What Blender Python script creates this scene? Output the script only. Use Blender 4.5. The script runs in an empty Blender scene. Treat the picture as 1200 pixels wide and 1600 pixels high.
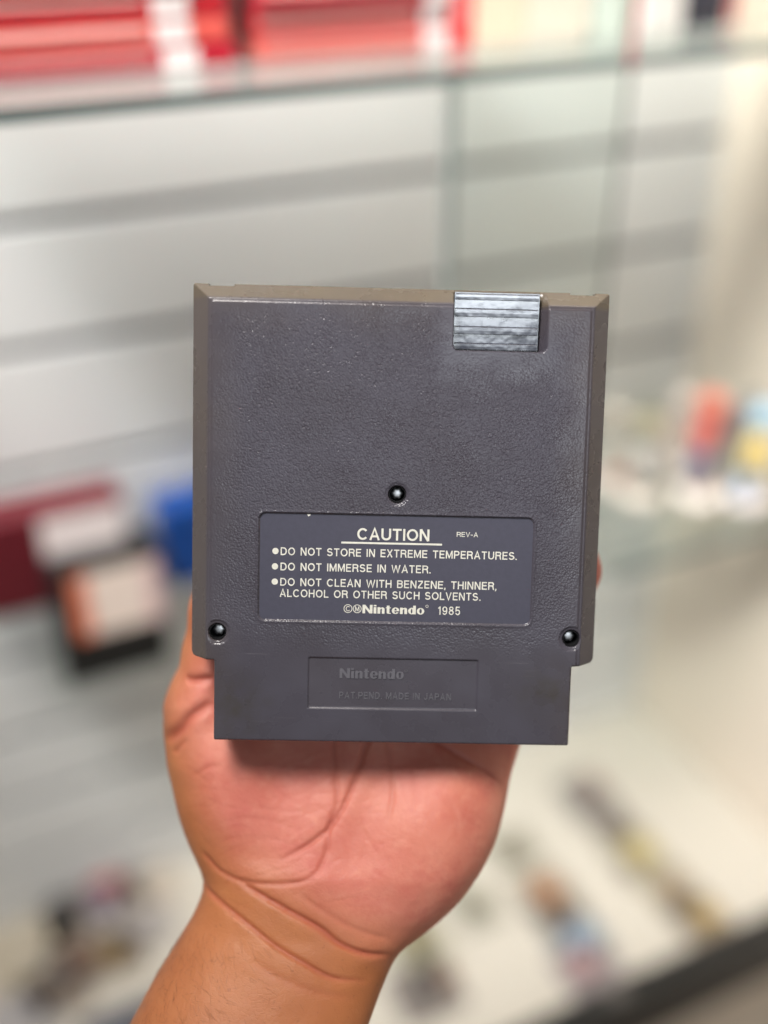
import bpy, bmesh, math, random
import numpy as np
from mathutils import Matrix, Vector
random.seed(7)
rng = np.random.default_rng(3)
scene = bpy.context.scene
COL = scene.collection

# ---------------------------------------------------------------- camera
PITCH = 31.5
FPX = 1700.0
cam_d = bpy.data.cameras.new('camera')
cam_d.sensor_fit = 'VERTICAL'; cam_d.sensor_height = 36.0
cam_d.lens = FPX * 36.0 / 1600.0
cam_d.clip_start = 0.01; cam_d.clip_end = 50
cam_d.dof.use_dof = True; cam_d.dof.focus_distance = 0.3165
cam_d.dof.aperture_fstop = 2.2
cam = bpy.data.objects.new('camera', cam_d); COL.objects.link(cam)
cam.location = (0, 0, 1.6); cam.rotation_euler = (math.radians(90 - PITCH), 0, 0)
scene.camera = cam
CM = Matrix.Translation((0, 0, 1.6)) @ Matrix.Rotation(math.radians(90 - PITCH), 4, 'X')

# ---------------------------------------------------------------- world and lamps
w = bpy.data.worlds.new('World'); scene.world = w; w.use_nodes = True
bg = w.node_tree.nodes['Background']
bg.inputs[0].default_value = (0.94, 0.97, 1.0, 1); bg.inputs[1].default_value = 0.18

def area(name, loc, target, sx, sy, power, col):
    d = bpy.data.lights.new(name, 'AREA'); d.shape = 'RECTANGLE'; d.size = sx; d.size_y = sy
    d.energy = power; d.color = col
    o = bpy.data.objects.new(name, d); COL.objects.link(o); o.location = loc
    o.rotation_euler = (Vector(target) - Vector(loc)).to_track_quat('-Z', 'Y').to_euler()
    return o
area('ceiling_lamp', (-0.28, 0.03, 2.75), (0.0, 0.3, 1.4), 0.42, 0.2, 14.5, (1.0, 0.93, 0.85))
area('ceiling_lamp_back', (0.46, -2.7, 2.72), (0.05, 0.3, 1.4), 0.42, 0.2, 11, (0.86, 0.93, 1.0))
area('rim_glint_lamp', (0.35, 1.24, 2.75), (0.05, 0.24, 1.49), 0.16, 0.16, 1.6, (1.0, 0.86, 0.66))  # unseen lamp added behind the slatwall for a glint on the top rim
area('ceiling_lamp_shelves', (0.55, 0.60, 2.75), (0.60, 0.72, 0.7), 0.9, 0.15, 2, (1.0, 0.96, 0.90))
o = area('upper_wall_fill', (-0.62, 0.08, 2.6), (-0.02, 0.83, 1.46), 0.9, 0.2, 7.2, (1.0, 0.985, 0.975)); o.data.spread = math.radians(50)  # unseen narrow beam added to brighten the upper wall, clear of the cartridge

vs = scene.view_settings
vs.view_transform = 'Standard'; vs.look = 'None'; vs.exposure = 0.0; vs.gamma = 1.0

# ---------------------------------------------------------------- helpers
def lin(r, g, b):
    f = lambda c: (c / 255.0 / 12.92) if c / 255.0 <= 0.04045 else ((c / 255.0 + 0.055) / 1.055) ** 2.4
    return (f(r), f(g), f(b), 1)

def pmat(name, col, rough=0.5, spec=0.5, metal=0.0, noise=0.0, nscale=30, bump=0.0, bscale=200, coat=0.0):
    m = bpy.data.materials.new(name); m.use_nodes = True
    nt = m.node_tree; p = nt.nodes['Principled BSDF']
    p.inputs['Base Color'].default_value = col; p.inputs['Roughness'].default_value = rough
    p.inputs['Specular IOR Level'].default_value = spec; p.inputs['Metallic'].default_value = metal
    p.inputs['Coat Weight'].default_value = coat
    tc = nt.nodes.new('ShaderNodeTexCoord')
    if noise:
        n = nt.nodes.new('ShaderNodeTexNoise'); n.inputs['Scale'].default_value = nscale; n.inputs['Detail'].default_value = 4
        nt.links.new(tc.outputs['Object'], n.inputs['Vector'])
        mx = nt.nodes.new('ShaderNodeMix'); mx.data_type = 'RGBA'
        mx.inputs[6].default_value = tuple(c * (1 - noise) for c in col[:3]) + (1,)
        mx.inputs[7].default_value = tuple(min(1, c * (1 + noise)) for c in col[:3]) + (1,)
        nt.links.new(n.outputs['Fac'], mx.inputs[0]); nt.links.new(mx.outputs[2], p.inputs['Base Color'])
    if bump:
        n = nt.nodes.new('ShaderNodeTexNoise'); n.inputs['Scale'].default_value = bscale; n.inputs['Detail'].default_value = 2
        nt.links.new(tc.outputs['Object'], n.inputs['Vector'])
        b = nt.nodes.new('ShaderNodeBump'); b.inputs['Strength'].default_value = bump; b.inputs['Distance'].default_value = 0.0002
        nt.links.new(n.outputs['Fac'], b.inputs['Height']); nt.links.new(b.outputs['Normal'], p.inputs['Normal'])
    return m

def link(o, parent=None):
    COL.objects.link(o)
    if parent: o.parent = parent
    return o

def empty(name, mat, label=None, cat=None, group=None, kind=None):
    o = bpy.data.objects.new(name, None); o.empty_display_size = 0.02; COL.objects.link(o); o.matrix_world = mat
    tag(o, label, cat, group, kind); return o

def tag(o, label=None, cat=None, group=None, kind=None):
    if label: o['label'] = label
    if cat: o['category'] = cat
    if group: o['group'] = group
    if kind: o['kind'] = kind
    return o

def mobj(name, verts, faces, mat, parent=None, smooth=False):
    me = bpy.data.meshes.new(name); me.from_pydata([tuple(v) for v in verts], [], faces); me.validate()
    bm = bmesh.new(); bm.from_mesh(me); bmesh.ops.recalc_face_normals(bm, faces=bm.faces); bm.to_mesh(me); bm.free()
    if smooth: me.polygons.foreach_set('use_smooth', [True] * len(me.polygons))
    me.materials.append(mat)
    return link(bpy.data.objects.new(name, me), parent)

def boxdata(x0, x1, y0, y1, z0, z1):
    v = [(x, y, z) for x in (x0, x1) for y in (y0, y1) for z in (z0, z1)]
    f = [(0, 1, 3, 2), (4, 6, 7, 5), (0, 4, 5, 1), (2, 3, 7, 6), (0, 2, 6, 4), (1, 5, 7, 3)]
    return v, f

def box(name, x0, x1, y0, y1, z0, z1, mat, parent=None, bev=0.0, seg=2):
    v, f = boxdata(x0, x1, y0, y1, z0, z1)
    me = bpy.data.meshes.new(name); me.from_pydata(v, [], f)
    bm = bmesh.new(); bm.from_mesh(me)
    if bev: bmesh.ops.bevel(bm, geom=list(bm.edges), offset=bev, segments=seg, affect='EDGES', profile=0.5)
    bmesh.ops.recalc_face_normals(bm, faces=bm.faces); bm.to_mesh(me); bm.free()
    me.materials.append(mat)
    return link(bpy.data.objects.new(name, me), parent)

def prism(outline, z0, z1, top=None):
    """outline at z0, 'top' outline (same count) at z1"""
    n = len(outline); top = top or outline
    v = [(x, y, z0) for x, y in outline] + [(x, y, z1) for x, y in top]
    f = [tuple(range(n))[::-1], tuple(range(n, 2 * n))] + [(i, (i + 1) % n, n + (i + 1) % n, n + i) for i in range(n)]
    return v, f

def circle(cx, cy, r, n=48): return [(cx + r * math.cos(2 * math.pi * i / n), cy + r * math.sin(2 * math.pi * i / n)) for i in range(n)]

def rrect(x0, x1, y0, y1, r, n=6):
    p = []
    for cx, cy, a in ((x1 - r, y0 + r, -90), (x1 - r, y1 - r, 0), (x0 + r, y1 - r, 90), (x0 + r, y0 + r, 180)):
        for i in range(n + 1):
            t = math.radians(a + 90 * i / n); p.append((cx + r * math.cos(t), cy + r * math.sin(t)))
    return p

MM = 0.001
def scaled(vf): return [(x * MM, y * MM, z * MM) for x, y, z in vf[0]], vf[1]

def revolve(profile, n=24):
    v = []; f = []
    for r, z in profile:
        for i in range(n):
            a = 2 * math.pi * i / n; v.append((r * math.cos(a), r * math.sin(a), z))
    for k in range(len(profile) - 1):
        for i in range(n):
            j = (i + 1) % n; f.append((k * n + i, k * n + j, (k + 1) * n + j, (k + 1) * n + i))
    f.append(tuple(range(n))[::-1]); m = (len(profile) - 1) * n; f.append(tuple(m + i for i in range(n)))
    return v, f

# ================================================================ CARTRIDGE
ROT = Matrix(((0.9994862, 0.0242623, 0.0209425), (-0.0218213, 0.9937133, -0.1098074), (-0.0234751, 0.1092940, 0.9937322)))
CART = CM @ Matrix.Translation((0.0022479, -0.0684273, -0.322157)) @ ROT.to_4x4()

def plastic_shell():
    m = bpy.data.materials.new('aged_grey_plastic'); m.use_nodes = True
    nt = m.node_tree; N = nt.nodes; L = nt.links; p = N['Principled BSDF']
    tc = N.new('ShaderNodeTexCoord'); sp = N.new('ShaderNodeSeparateXYZ'); L.new(tc.outputs['Object'], sp.inputs[0])
    def mr(sock, a, b, c=0.0, d=1.0):
        n = N.new('ShaderNodeMapRange'); n.inputs[1].default_value = a; n.inputs[2].default_value = b
        n.inputs[3].default_value = c; n.inputs[4].default_value = d; L.new(sock, n.inputs[0]); return n.outputs[0]
    def mth(op, a, b=None):
        n = N.new('ShaderNodeMath'); n.operation = op; n.use_clamp = False
        for i, s in enumerate((a, b)):
            if s is None: continue
            if isinstance(s, (int, float)): n.inputs[i].default_value = s
            else: L.new(s, n.inputs[i])
        return n.outputs[0]
    def noise(scale, detail=3, rough=0.5):
        n = N.new('ShaderNodeTexNoise'); n.inputs['Scale'].default_value = scale; n.inputs['Detail'].default_value = detail
        n.inputs['Roughness'].default_value = rough; L.new(tc.outputs['Object'], n.inputs['Vector']); return n.outputs['Fac']
    def mix(fac, a, b):
        n = N.new('ShaderNodeMix'); n.data_type = 'RGBA'
        if isinstance(fac, (int, float)): n.inputs[0].default_value = fac
        else: L.new(fac, n.inputs[0])
        for i, s in ((6, a), (7, b)):
            if isinstance(s, tuple): n.inputs[i].default_value = s
            else: L.new(s, n.inputs[i])
        return n.outputs[2]
    X, Y, Z = sp.outputs
    base = mix(mr(noise(45), 0.3, 0.7), lin(64, 60, 67), lin(71, 68, 77))
    # browner, age-stained plastic in irregular patches near the rim, the grip and the lower corners
    d_edge = mth('MINIMUM', mth('SUBTRACT', 0.056, mth('ABSOLUTE', X)), mth('SUBTRACT', 0.1285, Y))
    st = mth('MULTIPLY', mr(d_edge, 0.012, 0.0), mr(noise(28, 5), 0.35, 0.65))
    base = mix(mth('MULTIPLY', st, 0.38), base, lin(84, 74, 66))
    # yellowed rim: strongest along the top, then the left
    rim = mr(Z, -0.0002, -0.0012)
    topy = mr(Y, 0.1275, 0.1292)
    left = mr(X, 0.045, -0.05, 0.0, 0.42)
    yel = mth('MULTIPLY', rim, mth('MAXIMUM', mth('MULTIPLY', topy, 1.0), left))
    yel = mth('MULTIPLY', yel, mr(noise(60, 4), 0.2, 0.7, 0.75, 1.0))
    base = mix(yel, base, lin(88, 78, 64))
    mpg = N.new('ShaderNodeMapping'); mpg.inputs['Scale'].default_value = (70, 2600, 70); mpg.inputs['Rotation'].default_value = (0, 0, .25); L.new(tc.outputs['Object'], mpg.inputs[0])
    ns = N.new('ShaderNodeTexNoise'); ns.inputs['Scale'].default_value = 1.0; ns.inputs['Detail'].default_value = 2; L.new(mpg.outputs[0], ns.inputs['Vector'])
    base = mix(mth('MULTIPLY', mth('MULTIPLY', mr(ns.outputs['Fac'], .66, .74), mr(noise(60, 3), .48, .62)), .3), base, lin(128, 124, 130))
    # rubbed in dirt at the corners of the lower tab
    def blob(cx, cy, r0, r1): return mr(mth('SQRT', mth('ADD', mth('POWER', mth('ABSOLUTE', mth('SUBTRACT', X, cx)), 2.0), mth('POWER', mth('ABSOLUTE', mth('SUBTRACT', Y, cy)), 2.0))), r1, r0)
    dirt = mth('MULTIPLY', mth('MAXIMUM', blob(-.047, .011, .002, .014), blob(.046, .017, .001, .013)), mr(noise(150, 5, .65), .35, .65))
    base = mix(mth('MULTIPLY', dirt, .6), base, lin(58, 52, 40))
    L.new(base, p.inputs['Base Color'])
    # moulded leather-like grain, worn smooth near rim, label, grip
    v = N.new('ShaderNodeTexVoronoi'); v.feature = 'SMOOTH_F1'; v.inputs['Scale'].default_value = 1750; v.inputs['Smoothness'].default_value = .35
    v.inputs['Randomness'].default_value = 1.0; L.new(tc.outputs['Object'], v.inputs['Vector'])
    gr = mth('SUBTRACT', mth('MULTIPLY', noise(1800, 2, .5), .55), mth('MULTIPLY', mth('MULTIPLY', v.outputs['Distance'], v.outputs['Distance']), 1.1))
    wob = mth('MULTIPLY', mth('SUBTRACT', noise(85, 4, .6), .5), .022)
    Xr = X; Yr = Y; X = mth('ADD', X, wob); Y = mth('ADD', Y, wob)
    dx = mr(mth('ABSOLUTE', X), 0.0560, 0.043)
    dy = mr(Y, 0.026, 0.042)
    dt = mr(Y, 0.1300, 0.122)
    gx = mr(mth('ABSOLUTE', mth('SUBTRACT', X, 0.028)), 0.0125, 0.0215)
    gy = mr(mth('ABSOLUTE', mth('SUBTRACT', Y, 0.123)), 0.008, 0.020)
    mask = mth('MULTIPLY', mth('MULTIPLY', dx, dy), mth('MULTIPLY', dt, mth('MAXIMUM', gx, gy)))
    mask = mth('MULTIPLY', mask, mr(noise(70, 3), 0.25, 0.5, 0.72, 1.0))
    X = Xr; Y = Yr
    mask = mth('ADD', mth('MULTIPLY', mask, 0.92), 0.08)
    mask = mth('MULTIPLY', mask, mr(Z, -0.0012, -0.0003, 0.1, 1.0))
    b = N.new('ShaderNodeBump'); b.inputs['Distance'].default_value = 0.00012
    L.new(mask, b.inputs['Strength']); L.new(gr, b.inputs['Height'])
    sc = noise(2500, 2); b2 = N.new('ShaderNodeBump'); b2.inputs['Distance'].default_value = 0.00002; b2.inputs['Strength'].default_value = 0.5
    L.new(sc, b2.inputs['Height']); L.new(b.outputs['Normal'], b2.inputs['Normal']); L.new(b2.outputs['Normal'], p.inputs['Normal'])
    L.new(mr(noise(90, 4), 0.3, 0.7, 0.24, 0.32), p.inputs['Roughness'])
    p.inputs['Specular IOR Level'].default_value = 0.5
    return m

M_shell = plastic_shell()
M_grip = pmat('worn_glossy_grip_plastic', lin(44, 46, 58), 0.2, 0.75, noise=0.5, nscale=260, bump=0.7, bscale=200, coat=0.35)
M_label = pmat('slate_label_film', lin(66, 65, 78), 0.44, 0.45, noise=0.13, nscale=700, bump=0.12, bscale=1500)
M_panel = pmat('smooth_moulded_plastic', lin(72, 70, 78), 0.40, 0.5, noise=0.06, nscale=90, bump=0.05, bscale=900)
M_raised = pmat('lightened_raised_plastic', lin(92, 90, 96), 0.35, 0.6)  # lighter than the panel, standing in for light caught on the letters
M_ink = pmat('cream_label_ink', lin(212, 210, 198), 0.55, 0.3, noise=0.16, nscale=900)
M_dark = pmat('shaded_well_plastic', lin(20, 20, 22), 0.7, 0.2)  # shell plastic coloured near black for the shade down the screw wells
M_steel = pmat('screw_steel', lin(245, 245, 245), 0.4, 0.5, metal=1.0, noise=0.2, nscale=900)

cart = empty('game_cartridge', CART, 'dark grey plastic game cartridge held up in the hand, back side with cream caution text', 'game cartridge')
YS, TW, BX, BY, H = 24.05, 52.55, 5.2, 4.4, 133.0

def temp(vf):
    v, f = scaled(vf); o = mobj('cutter', v, f, M_shell); return o

def rounded_outline(pts, r, n=4):
    out = []
    m = len(pts)
    for i, (p, rr) in enumerate(zip(pts, r)):
        if rr == 0: out.append(p); continue
        a = Vector(pts[i - 1]) - Vector(p); b = Vector(pts[(i + 1) % m]) - Vector(p); p0 = Vector(p)
        a.normalize(); b.normalize()
        for k in range(n + 1):
            t = k / n
            q = (p0 + a * rr) * (1 - t) ** 2 + p0 * 2 * t * (1 - t) + (p0 + b * rr) * t * t
            out.append((q.x, q.y))
    return out

# rear shell: one moulded sheet with bevels, ledge, wells and recesses
HOLES = [(-0.16, 73.88), (-51.75, 32.4), (52.1, 32.4)]
wx0, wx1 = 14.8, 41.4
def bake(o, name, parent, mat=None):
    dg = bpy.context.evaluated_depsgraph_get(); dg.update()
    me = bpy.data.meshes.new_from_object(o.evaluated_get(dg)); me.name = name
    n = bpy.data.objects.new(name, me); link(n, parent); bpy.data.objects.remove(o); return n
def sstep(d, w): t = np.clip(d / w + .5, 0, 1); return t * t * (3 - 2 * t)       # 0 outside (d<0) .. 1 inside
def sd_rrect(X, Y, x0, x1, y0, y1, r):                                          # positive inside
    dx = np.abs(X - (x0 + x1) / 2) - (x1 - x0) / 2 + r; dy = np.abs(Y - (y0 + y1) / 2) - (y1 - y0) / 2 + r
    return -(np.hypot(np.maximum(dx, 0), np.maximum(dy, 0)) + np.minimum(np.maximum(dx, dy), 0) - r)
def shell_height(X, Y):
    side = -6 + 5.72 / BX * (60 - np.abs(X)); top = -6 + 5.72 / BY * (H - Y)
    bev = np.minimum(side, top); z = np.minimum(bev, -.28)
    k = .35; hh = np.clip(.5 + .5 * (-.28 - bev) / k, 0, 1); z = -.28 * (1 - hh) + bev * hh - k * hh * (1 - hh) * .6
    led = sd_rrect(X, Y, -60 + BX + .95, 60 - BX - .95, -20, H - BY - .8, .5)
    z = z + .28 * sstep(led, .34)
    tab = Y < YS
    dt = np.minimum(TW - np.abs(X), Y)
    zt = -.55 * np.clip(1 - dt / .55, 0, 1) ** 2.2
    z = np.where(tab, zt, z)
    dy = np.clip((Y - YS) / .5, 0, 1); z = np.where(~tab & (np.abs(X) > TW), z - .5 * (1 - dy) ** 2, z)   # rounded underside of the ears
    z = z - .5 * sstep(sd_rrect(X, Y, -39.85, 39.75, 36.3, 67.85, 2.0), .36)
    z = z + .10 * np.exp(-((sd_rrect(X, Y, -39.85, 39.75, 36.3, 67.85, 2.0) + .45) / .3) ** 2)
    z = z - .42 * sstep(sd_rrect(X, Y, -24.95, 24.8, 10.3, 25.45, .35), .3)
    w = sd_rrect(X, Y, wx0, wx1, 115.7, 150, 1.6); wr = np.clip((wx1 - X + .2) / 2.2, 0, 1)
    z = np.minimum(z, z + (-5.6 - z) * np.minimum(sstep(w, .4), np.where(X > 36, wr ** .8, 1)))
    for hx, hy in HOLES:
        d = 2.45 - np.hypot(X - hx, Y - hy); ring = 3.35 - np.hypot(X - hx, Y - hy); c = hx > -10 and hx < 10
        z = np.where(ring > -.3, np.minimum(z, (-.0 if c else -.25) - (.2 if c else .12) * sstep(ring, .3)), z)
        z = z - (.3 * np.exp(-((d + .05) / .22) ** 2)) * (d < 0)
        z = z + (-8.6 - z) * sstep(d - .08, .24)
    return z
def axis(lo, hi, step, special):
    a = np.arange(lo, hi + step / 2, step); a = a[(np.min(np.abs(a[:, None] - np.array(special)[None]), 1) > step * .35)]
    return np.unique(np.round(np.concatenate([a, special]), 4))
NX = [(-55.6, -48.2), (48.5, 55.7)]
xs = axis(-60, 60, .23, [-60, 60, -TW, TW, -59.8, 59.8, -TW + .1, TW - .1] + [v for p in NX for v in p]); ys = axis(0, H, .23, [0, .1, YS - .005, YS + .005, 132.35, H - .15, H])
XX, YY = np.meshgrid(xs, ys, indexing='ij'); ZZ = shell_height(XX, YY); XY = np.stack([XX, YY], -1)
for cx, cy, sx, sy, r in ((60, YS, 1, -1, 1.7), (-60, YS, -1, -1, 1.7), (60, H, 1, 1, .7), (-60, H, -1, 1, .7), (TW, 0, 1, -1, .7), (-TW, 0, -1, -1, .7)):
    ox, oy = cx - sx * r, cy - sy * r; dx = (XX - ox) * sx; dy = (YY - oy) * sy; rr = np.hypot(dx, dy)
    m = (dx > 0) & (dy > 0) & (rr > r) & (dx <= r + .01) & (dy <= r + .01)
    if cy == YS: m &= YY > YS
    XY[m, 0] = (ox + (XX - ox) * r / np.maximum(rr, 1e-6))[m]; XY[m, 1] = (oy + (YY - oy) * r / np.maximum(rr, 1e-6))[m]
cxm = (xs[1:] + xs[:-1]) / 2; cym = (ys[1:] + ys[:-1]) / 2; CX, CY = np.meshgrid(cxm, cym, indexing='ij')
inside = (CY > YS) | (np.abs(CX) < TW)
for a, b in NX: inside &= ~((CX > a) & (CX < b) & (CY > 132.35))
ids = np.arange(XX.size).reshape(XX.shape); i_, j_ = np.nonzero(inside)
Qs = np.stack([ids[i_, j_], ids[i_ + 1, j_], ids[i_ + 1, j_ + 1], ids[i_, j_ + 1]], 1)
Vs = np.column_stack([XY.reshape(-1, 2), ZZ.ravel()])
E_ = np.sort(np.concatenate([Qs[:, [k, (k + 1) % 4]] for k in range(4)]), 1); O_ = np.concatenate([Qs[:, [k, (k + 1) % 4]] for k in range(4)])
key = E_[:, 0].astype(np.int64) * XX.size + E_[:, 1]; uq, inv, cnt = np.unique(key, return_inverse=True, return_counts=True); B_ = O_[cnt[inv] == 1]
bv = np.unique(B_); mp_ = np.full(XX.size, -1); mp_[bv] = np.arange(len(bv)) + len(Vs)
low = Vs[bv].copy(); low[:, 2] = -8.97; top2 = Vs[bv].copy(); off = len(Vs) + len(bv); mp2 = np.full(XX.size, -1); mp2[bv] = np.arange(len(bv)) + off
Qs = np.concatenate([Qs, np.stack([mp2[B_[:, 1]], mp2[B_[:, 0]], mp_[B_[:, 0]], mp_[B_[:, 1]]], 1)])
Vs = np.concatenate([Vs, low, top2]); used = np.zeros(len(Vs), bool); used[Qs.ravel()] = True; rm = np.cumsum(used) - 1
Vs = Vs[used]; Qs = rm[Qs]
def mesh_np(name, V, Q):
    me = bpy.data.meshes.new(name); me.vertices.add(len(V)); me.vertices.foreach_set('co', V.astype(np.float32).ravel())
    me.loops.add(Q.size); me.loops.foreach_set('vertex_index', Q.ravel().astype(np.int32)); me.polygons.add(len(Q))
    me.polygons.foreach_set('loop_start', np.arange(0, Q.size, 4, dtype=np.int32)); me.polygons.foreach_set('loop_total', np.full(len(Q), 4, dtype=np.int32))
    me.update(calc_edges=True); return me
sm_ = mesh_np('rear_shell', Vs * MM, Qs); sm_.polygons.foreach_set('use_smooth', [True] * len(sm_.polygons)); sm_.materials.append(M_shell); sm_.update()
link(bpy.data.objects.new('rear_shell', sm_), cart)

# the other half of the case, a hair smaller so that a seam shows
fr = temp(prism(rounded_outline([(-59.7, YS + .2), (-TW + .2, YS + .2), (-TW + .2, .3), (TW - .2, .3), (TW - .2, YS + .2), (59.7, YS + .2), (59.7, H - .3), (-59.7, H - .3)], [1.4, 0, .5, .5, 0, 1.4, .7, .7]), -17.0, -9.05))
m = fr.modifiers.new('bev', 'BEVEL'); m.width = 0.0006; m.segments = 2; m.limit_method = 'ANGLE'; m.angle_limit = math.radians(40); m.harden_normals = True
bake(fr, 'front_shell', cart)

# grip panel with ribs, in the window
def tilt(z, y): return z + (y - 116) * 0.076
v, f = scaled(([(x, y, tilt(-4.0, y) + dz) for x in (wx0 + .15, wx1 - 2.1) for y in (116.0, 132.1) for dz in (-1.0, 0)], boxdata(0, 1, 0, 1, 0, 1)[1]))
grip = mobj('grip_panel', v, f, M_grip, cart)
for (ya, yb) in ((130.0, 131.8), (125.25, 127.65), (120.35, 122.6), (116.05, 117.9)):
    x0, x1 = wx0 + .35, wx1 - 2.35
    P = [(ya, -.1), (ya, .5), (ya + .12, .64), (ya + (yb - ya) * .45, .655), (yb - .35, .655), (yb - .12, .45), (yb + .08, .05), (yb + .08, -.1)]
    vs_ = [(x, y, tilt(-4.0, y) + z) for x in (x0, x1) for y, z in P]
    n = len(P); fs = [tuple(range(n)), tuple(range(n, 2 * n))[::-1]] + [(i, n + i, n + (i + 1) % n, (i + 1) % n) for i in range(n)]
    v, f = scaled((vs_, fs)); mobj('rib', v, f, M_grip, grip)

# screws deep in their wells
for x, y in HOLES:
    v, f = scaled(prism(circle(x, y, 2.38, 32), -8.58, -5.6)); well = mobj('screw_well', v, f, M_dark, cart)
    # tube lining of the well (dark, matt, moulded post)
    n = 40; vv = []; ff = []
    for z in (-8.4, -0.75):
        for r in (2.385, 2.2):
            vv += [(x + r * math.cos(2 * math.pi * i / n), y + r * math.sin(2 * math.pi * i / n), z) for i in range(n)]
    for i in range(n):
        j = (i + 1) % n
        ff += [(n + i, n + j, 3 * n + j, 3 * n + i), (2 * n + i, 2 * n + j, 3 * n + j, 3 * n + i), (i, j, 2 * n + j, 2 * n + i), (i, j, n + j, n + i)]
    v, f = scaled((vv, ff)); mobj('well_lining', v, f, M_dark, well)
    prof = [(1.7, 0), (1.65, .9), (1.4, 1.12), (.9, 1.23), (.4, 1.27), (.05, 1.28)]
    v, f = revolve(prof, 36)
    v2 = []
    for (a, b, c) in v:
        th = math.atan2(b, a); k = 1 + 0.10 * math.cos(6 * th) * (1 if math.hypot(a, b) > .9 else 0)
        v2.append((x + a * k, y + b * k, c - 5.6))
    v2, f = scaled((v2, f)); mobj('screw', v2, f, M_steel, cart, smooth=True)

# label and its printing
v, f = scaled(prism(rrect(-39.75, 39.65, 36.4, 67.75, 1.9), -0.6, -0.47)); label = mobj('caution_label', v, f, M_label, cart)
label['label'] = 'slate caution label printed in cream'
v, f = scaled(prism(rrect(-24.9, 24.75, 10.35, 25.4, .1, 2), -0.5, -0.43)); panel = mobj('maker_panel', v, f, M_panel, cart)

def arc(cx, cy, rx, ry, a0, a1, n=14):
    return [(cx + rx * math.cos(math.radians(a0 + (a1 - a0) * i / n)), cy + ry * math.sin(math.radians(a0 + (a1 - a0) * i / n))) for i in range(n + 1)]
def glyphs(t):
    m = t / 2; u = 1 - m
    G = {' ': (.30, []), '.': (t, [[(m, 0), (m, t)]]), ',': (t, [[(m, t), (m, 0), (m * .3, -t * 1.0)]]), '-': (.42, [[(0, .42), (.42, .42)]]),
     'A': (.82, [[(m * .9, 0), (.41, 1 - m * .2), (.82 - m * .9, 0)], [(.17, .32), (.65, .32)]]),
     'B': (.74, [[(m, 0), (m, 1)], [(m, u), (.42, u)] + arc(.44, .735, .21, u - .735, 90, -90) + [(m, .545)], [(m, .545), (.44, .545)] + arc(.45, .31, .74 - m - .45, .235, 90, -90) + [(m, m)]]),
     'C': (.84, [arc(.44, .5, .44 - m, .5 - m, 40, 320, 26)]),
     'D': (.80, [[(m, 0), (m, 1)], [(m, u), (.34, u)] + arc(.36, .5, .80 - m - .36, .5 - m, 90, -90, 18) + [(.34, m), (m, m)]]),
     'E': (.66, [[(m, 0), (m, 1)], [(m, u), (.66, u)], [(m, .52), (.61, .52)], [(m, m), (.66, m)]]),
     'H': (.76, [[(m, 0), (m, 1)], [(.76 - m, 0), (.76 - m, 1)], [(m, .52), (.76 - m, .52)]]),
     'I': (t, [[(m, 0), (m, 1)]]),
     'J': (.58, [[(.58 - m, 1), (.58 - m, .3)] + arc(.29, .3, .29 - m, .3 - m, 0, -180, 12)]),
     'L': (.60, [[(m, 0), (m, 1)], [(m, m), (.60, m)]]),
     'M': (.90, [[(m, 0), (m, 1)], [(m * 1.1, 1), (.45, .12), (.90 - m * 1.1, 1)], [(.90 - m, 0), (.90 - m, 1)]]),
     'N': (.77, [[(m, 0), (m, 1)], [(m * 1.15, 1), (.77 - m * 1.15, 0)], [(.77 - m, 0), (.77 - m, 1)]]),
     'O': (.90, [arc(.45, .5, .45 - m, .5 - m, 0, 360, 32)]),
     'P': (.71, [[(m, 0), (m, 1)], [(m, u), (.42, u)] + arc(.43, .70, .71 - m - .43, u - .70, 90, -90) + [(m, .70 - (u - .70))]]),
     'R': (.76, [[(m, 0), (m, 1)], [(m, u), (.45, u)] + arc(.46, .72, .75 - m - .46, u - .72, 90, -90) + [(m, .72 - (u - .72))], [(.42, .51), (.62, .44), (.66, .2), (.72, 0)]]),
     'S': (.74, [arc(.36, .7225, .36 - m - .02, u - .7225, 18, 262, 16) + arc(.37, .29, .37 - m, .29 - m, 82, -165, 16)]),
     'T': (.70, [[(.35, 0), (.35, 1)], [(0, u), (.70, u)]]),
     'U': (.77, [[(m, 1), (m, .36)] + arc(.385, .36, .385 - m, .36 - m, 180, 360, 16) + [(.77 - m, 1)]]),
     'V': (.78, [[(m * .9, 1), (.39, m * .3), (.78 - m * .9, 1)]]),
     'W': (1.16, [[(m * .8, 1), (.31, 0), (.58, .95)], [(.58, .95), (.85, 0), (1.16 - m * .8, 1)]]),
     'X': (.76, [[(m, 0), (.76 - m, 1)], [(m, 1), (.76 - m, 0)]]),
     'Z': (.70, [[(.04, u), (.66, u)], [(.62, 1 - t), (.08, t)], [(.03, m), (.68, m)]]),
     '1': (.40, [[(.30, 0), (.30, 1)], [(.30, .86), (.06, .76)]]),
     '9': (.62, [arc(.31, .67, .31 - m, u - .67, 0, 360, 24), [(.62 - m, .67), (.62 - m, .5)] + arc(.31, .40, .31 - m, .40 - m, 0, -150, 12)]),
     '8': (.62, [arc(.31, .75, .28 - m, u - .75, 0, 360, 24), arc(.31, .29, .31 - m, .29 - m, 0, 360, 24)]),
     '5': (.62, [[(.56, u), (.12, u), (.085, .47)] + arc(.31, .33, .31 - m, .33 - m, 150, -160, 20)])}
    return G
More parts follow.
